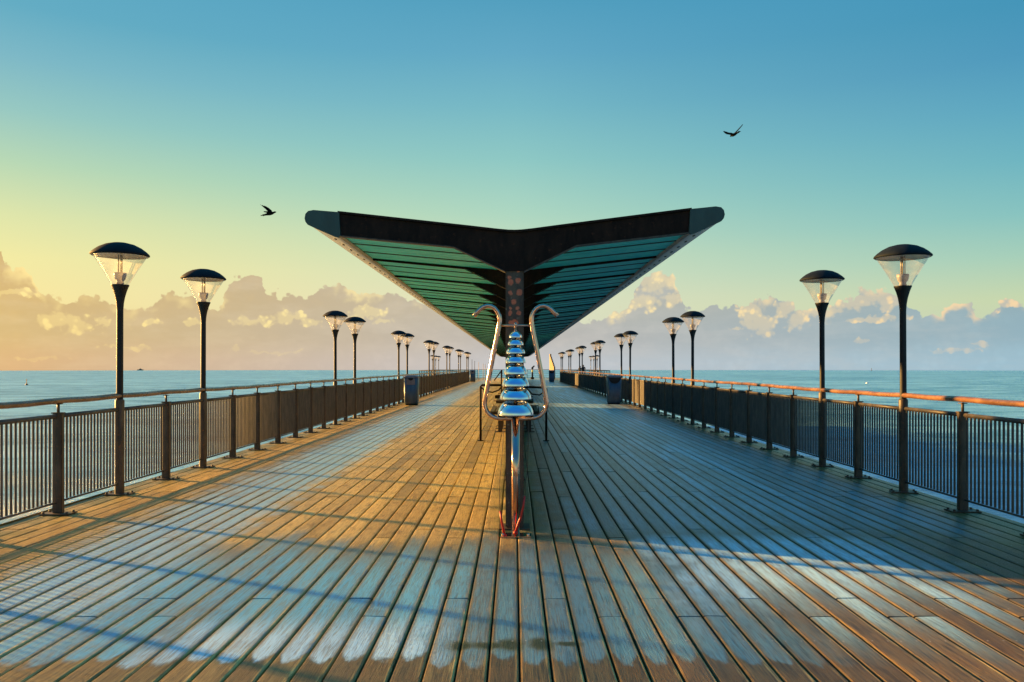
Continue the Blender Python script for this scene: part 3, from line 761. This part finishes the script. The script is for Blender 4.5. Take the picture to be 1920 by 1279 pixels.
a = nt.m('ADD', nt.m('DIVIDE', sx, 1.08), .5, clamp=True)
sky = nt.mix(nt.m('MULTIPLY', a, 2, clamp=True), Lc, Cc)
sky = nt.mix(nt.m('SUBTRACT', nt.m('MULTIPLY', a, 2), 1, clamp=True), sky, Rc)
# cloud bank
prof = [(0,462),(8,490),(20,497),(45,500),(60,505),(72,538),(95,541),(110,560),(140,555),(175,547),(200,556),(235,570),(255,577),(300,551),(330,547),(370,560),(400,570),(420,545),(440,520),(460,515),(480,517),(500,545),(520,553),(545,543),(570,545),(600,530),(630,528),(650,543),(700,545),(740,548),(800,565),(900,590),(1050,595),(1120,588),(1150,580),(1180,568),(1200,530),(1230,508),(1262,514),(1276,548),(1290,575),(1340,570),(1370,575),(1395,568),(1430,553),(1450,548),(1475,554),(1500,570),(1540,574),(1570,564),(1600,552),(1640,540),(1670,543),(1700,555),(1740,585),(1760,582),(1780,560),(1800,552),(1820,560),(1840,580),(1870,575),(1890,562),(1920,565)]
n1 = nt.noise(d, 26, 6, .62); n1b = nt.noise(nt.v('ADD', d, (3.1,1.7,2.2)), 26, 6, .62)
vor = nt.new('ShaderNodeTexVoronoi', feature='SMOOTH_F1'); nt.put(vor.inputs['Vector'], nt.v('ADD', d, nt.v('MULTIPLY', nt.noise(d,40,3,.5,col=True), .012))); vor.inputs['Scale'].default_value = 62; vor.inputs['Smoothness'].default_value = .25
vor2 = nt.new('ShaderNodeTexVoronoi', feature='SMOOTH_F1'); nt.put(vor2.inputs['Vector'], nt.v('ADD', d, nt.v('MULTIPLY', nt.noise(d,90,3,.5,col=True), .006))); vor2.inputs['Scale'].default_value = 150; vor2.inputs['Smoothness'].default_value = .2
puff = nt.m('ADD', nt.m('MULTIPLY', vor.outputs['Distance'], .62), nt.m('MULTIPLY', vor2.outputs['Distance'], .38))
sxp = nt.m('ADD', sx, nt.m('MULTIPLY', nt.m('SUBTRACT', n1b, .5), .022))
fc = nt.new('ShaderNodeFloatCurve'); cm_ = fc.mapping.curves[0]
pts = [((S_(px)+.6)/1.2, E_(px,py)/.16) for px,py in prof]
pts = [(0., .72)] + pts + [(1., .70)]
while len(cm_.points) < len(pts): cm_.points.new(.5,.5)
for p_,(x_,y_) in zip(cm_.points, pts): p_.location = (x_, y_); p_.handle_type = 'AUTO_CLAMPED'
fc.mapping.update()
nt.put(fc.inputs['Value'], nt.m('ADD', nt.m('DIVIDE', sxp, 1.2), .5, clamp=True))
topE = nt.m('MULTIPLY', fc.outputs[0], .16)
under = nt.m('SUBTRACT', topE, e)                        # >0 inside the bank
under = nt.m('ADD', under, nt.m('MULTIPLY', nt.m('SUBTRACT', n1, .5), .030))
under = nt.m('ADD', under, nt.m('MULTIPLY', nt.m('SUBTRACT', .32, puff), .020))
cmask = nt.ss(under, -.0008, .0022)
def c3(l_, c_, r_):
    x = nt.mix(nt.m('MULTIPLY', a, 2, clamp=True), lin(l_), lin(c_))
    return nt.mix(nt.m('SUBTRACT', nt.m('MULTIPLY', a, 2), 1, clamp=True), x, lin(r_))
ctop = c3((204,164,92),(190,180,165),(140,168,180)); cmid = c3((200,168,112),(186,180,178),(140,176,194)); clow = c3((208,170,126),(198,200,206),(158,197,216))
body = nt.mix(nt.ss(e, .035, .085), cmid, ctop)
body = nt.mix(nt.ss(e, .0, .040, 1., 0.), body, clow)
st1 = nt.noise(nt.v('MULTIPLY', d, (1,1,3.5)), 16, 6, .6)
body = nt.mix(nt.m('MULTIPLY', nt.ss(st1, .40, .70), .22), body, c3((232,206,160),(222,212,205),(200,206,206)))
body = nt.mix(nt.m('MULTIPLY', nt.ss(puff, .2, .6), .10), body, c3((170,150,115),(160,160,165),(120,150,168)))
lit = c3((255,226,140),(255,234,172),(252,216,168))
# sunlit rims
rim = nt.m('MULTIPLY', nt.ss(under, .003, .017, 1., 0.), nt.ss(nt.noise(nt.v('ADD', d, (5.,2.,1.)), 14, 3, .55), .47, .62))
body = nt.mix(nt.m('MULTIPLY', rim, .9), body, lit)
# sunlit cloud heads
q = nt.v('ADD', nt.xyz(sx, e, 0), nt.v('MULTIPLY', nt.v('SUBTRACT', nt.noise(d, 55, 5, .6, col=True), (.5,.5,.5)), (.026,.020,0)))
B_ = [(100,600,24,12),(140,608,24,15),(195,603,9,7),(285,604,13,6),(360,602,14,8),(470,602,30,10),(540,596,34,12),(580,606,20,7),(690,586,36,11),(720,602,24,7),(20,548,30,5),(60,500,14,8),
      (560,542,14,9),(1232,530,34,26),(1200,566,46,16),(1150,582,40,9),(1262,560,18,12),(1410,592,22,26),(1425,612,26,18),(1475,578,24,19),(1490,600,16,20),(1380,618,14,7),(1545,583,40,8),(1600,566,46,15),(1650,556,34,16),(1630,598,44,6),(1670,568,20,14),(1900,568,28,9),(1793,556,9,8),(1620,640,20,4),(1790,657,26,4),(1835,645,12,4),(440,652,12,6),(500,660,60,3),(250,652,40,3),(70,674,30,3)]
bl = nt.blobs(q, [((S_(x_),E_(x_,y_),0),(rx/FPX*1.1,ry/FPX*1.15,1)) for x_,y_,rx,ry in B_])
bm_ = nt.ss(nt.m('ADD', bl, nt.m('MULTIPLY', nt.m('SUBTRACT', puff, .3), 1.5)), .85, 1.3, 1., 0.)
body = nt.mix(nt.m('MULTIPLY', bm_, nt.ss(e, .015, .06, .35, .95)), body, nt.mix(nt.ss(puff,.22,.46), lit, nt.mix(.6, lit, body)))
sky = nt.mix(nt.m('MULTIPLY', cmask, .96), sky, body)
sky = nt.mix(nt.m('MULTIPLY', nt.ss(dy, -.55, .05, 1., 0.), nt.ss(e, .08, .5)), sky, nt.mix(1., sky, (.32,.50,.92), 'MULTIPLY'))
sky = nt.mix(nt.ss(dz, -.012, -.002, 1., 0.), sky, lin((70,130,145)))
# physical sky adds its share
ns = nt.new('ShaderNodeTexSky'); ns.sky_type = 'NISHITA'; ns.sun_disc = False; ns.sun_elevation = R(SUN_EL); ns.sun_rotation = R(-SUN_AZ); ns.altitude = 10
K = 2**(-EXPO)
sc1 = nt.v('SCALE', sky); sc1n = sc1.node; sc1n.inputs['Scale'].default_value = K*.93
sc2 = nt.v('SCALE', ns.outputs[0]); sc2.node.inputs['Scale'].default_value = .004
nt.l.new(nt.v('ADD', sc1, sc2), bg.inputs[0]); bg.inputs[1].default_value = 1.
nt.l.new(bg.outputs[0], out.inputs[0])
W.cycles.sampling_method = 'MANUAL'; W.cycles.sample_map_resolution = 1024

sd = Vector((-math.sin(R(SUN_AZ))*math.cos(R(SUN_EL)), math.cos(R(SUN_AZ))*math.cos(R(SUN_EL)), math.sin(R(SUN_EL))))
L = bpy.data.lights.new('sun','SUN'); L.energy = 5.; L.angle = R(1.3); L.color = (1.,.54,.15)
lo = bpy.data.objects.new('sun', L); COL.objects.link(lo); lo.rotation_euler = sd.to_track_quat('Z','Y').to_euler(); lo.location = sd*50

# ------------------------------------------------------------------ camera
cam = bpy.data.cameras.new('camera'); co = bpy.data.objects.new('camera', cam); COL.objects.link(co); S.camera = co
co.location = (0,0,CAMH); co.rotation_euler = (R(90),0,0)
cam.sensor_fit = 'HORIZONTAL'; cam.sensor_width = 36.; cam.lens = FPX/1920*36
cam.shift_x = -(VX-960)/1920; cam.shift_y = (VY-639.5)/1920
cam.clip_start = .05; cam.clip_end = 6000
S.render.engine = 'CYCLES'
S.view_settings.view_transform = 'Standard'; S.view_settings.look = 'None'; S.view_settings.exposure = EXPO; S.view_settings.gamma = 1
S.cycles.max_bounces = 6; S.cycles.diffuse_bounces = 3; S.cycles.glossy_bounces = 3; S.cycles.transparent_max_bounces = 16
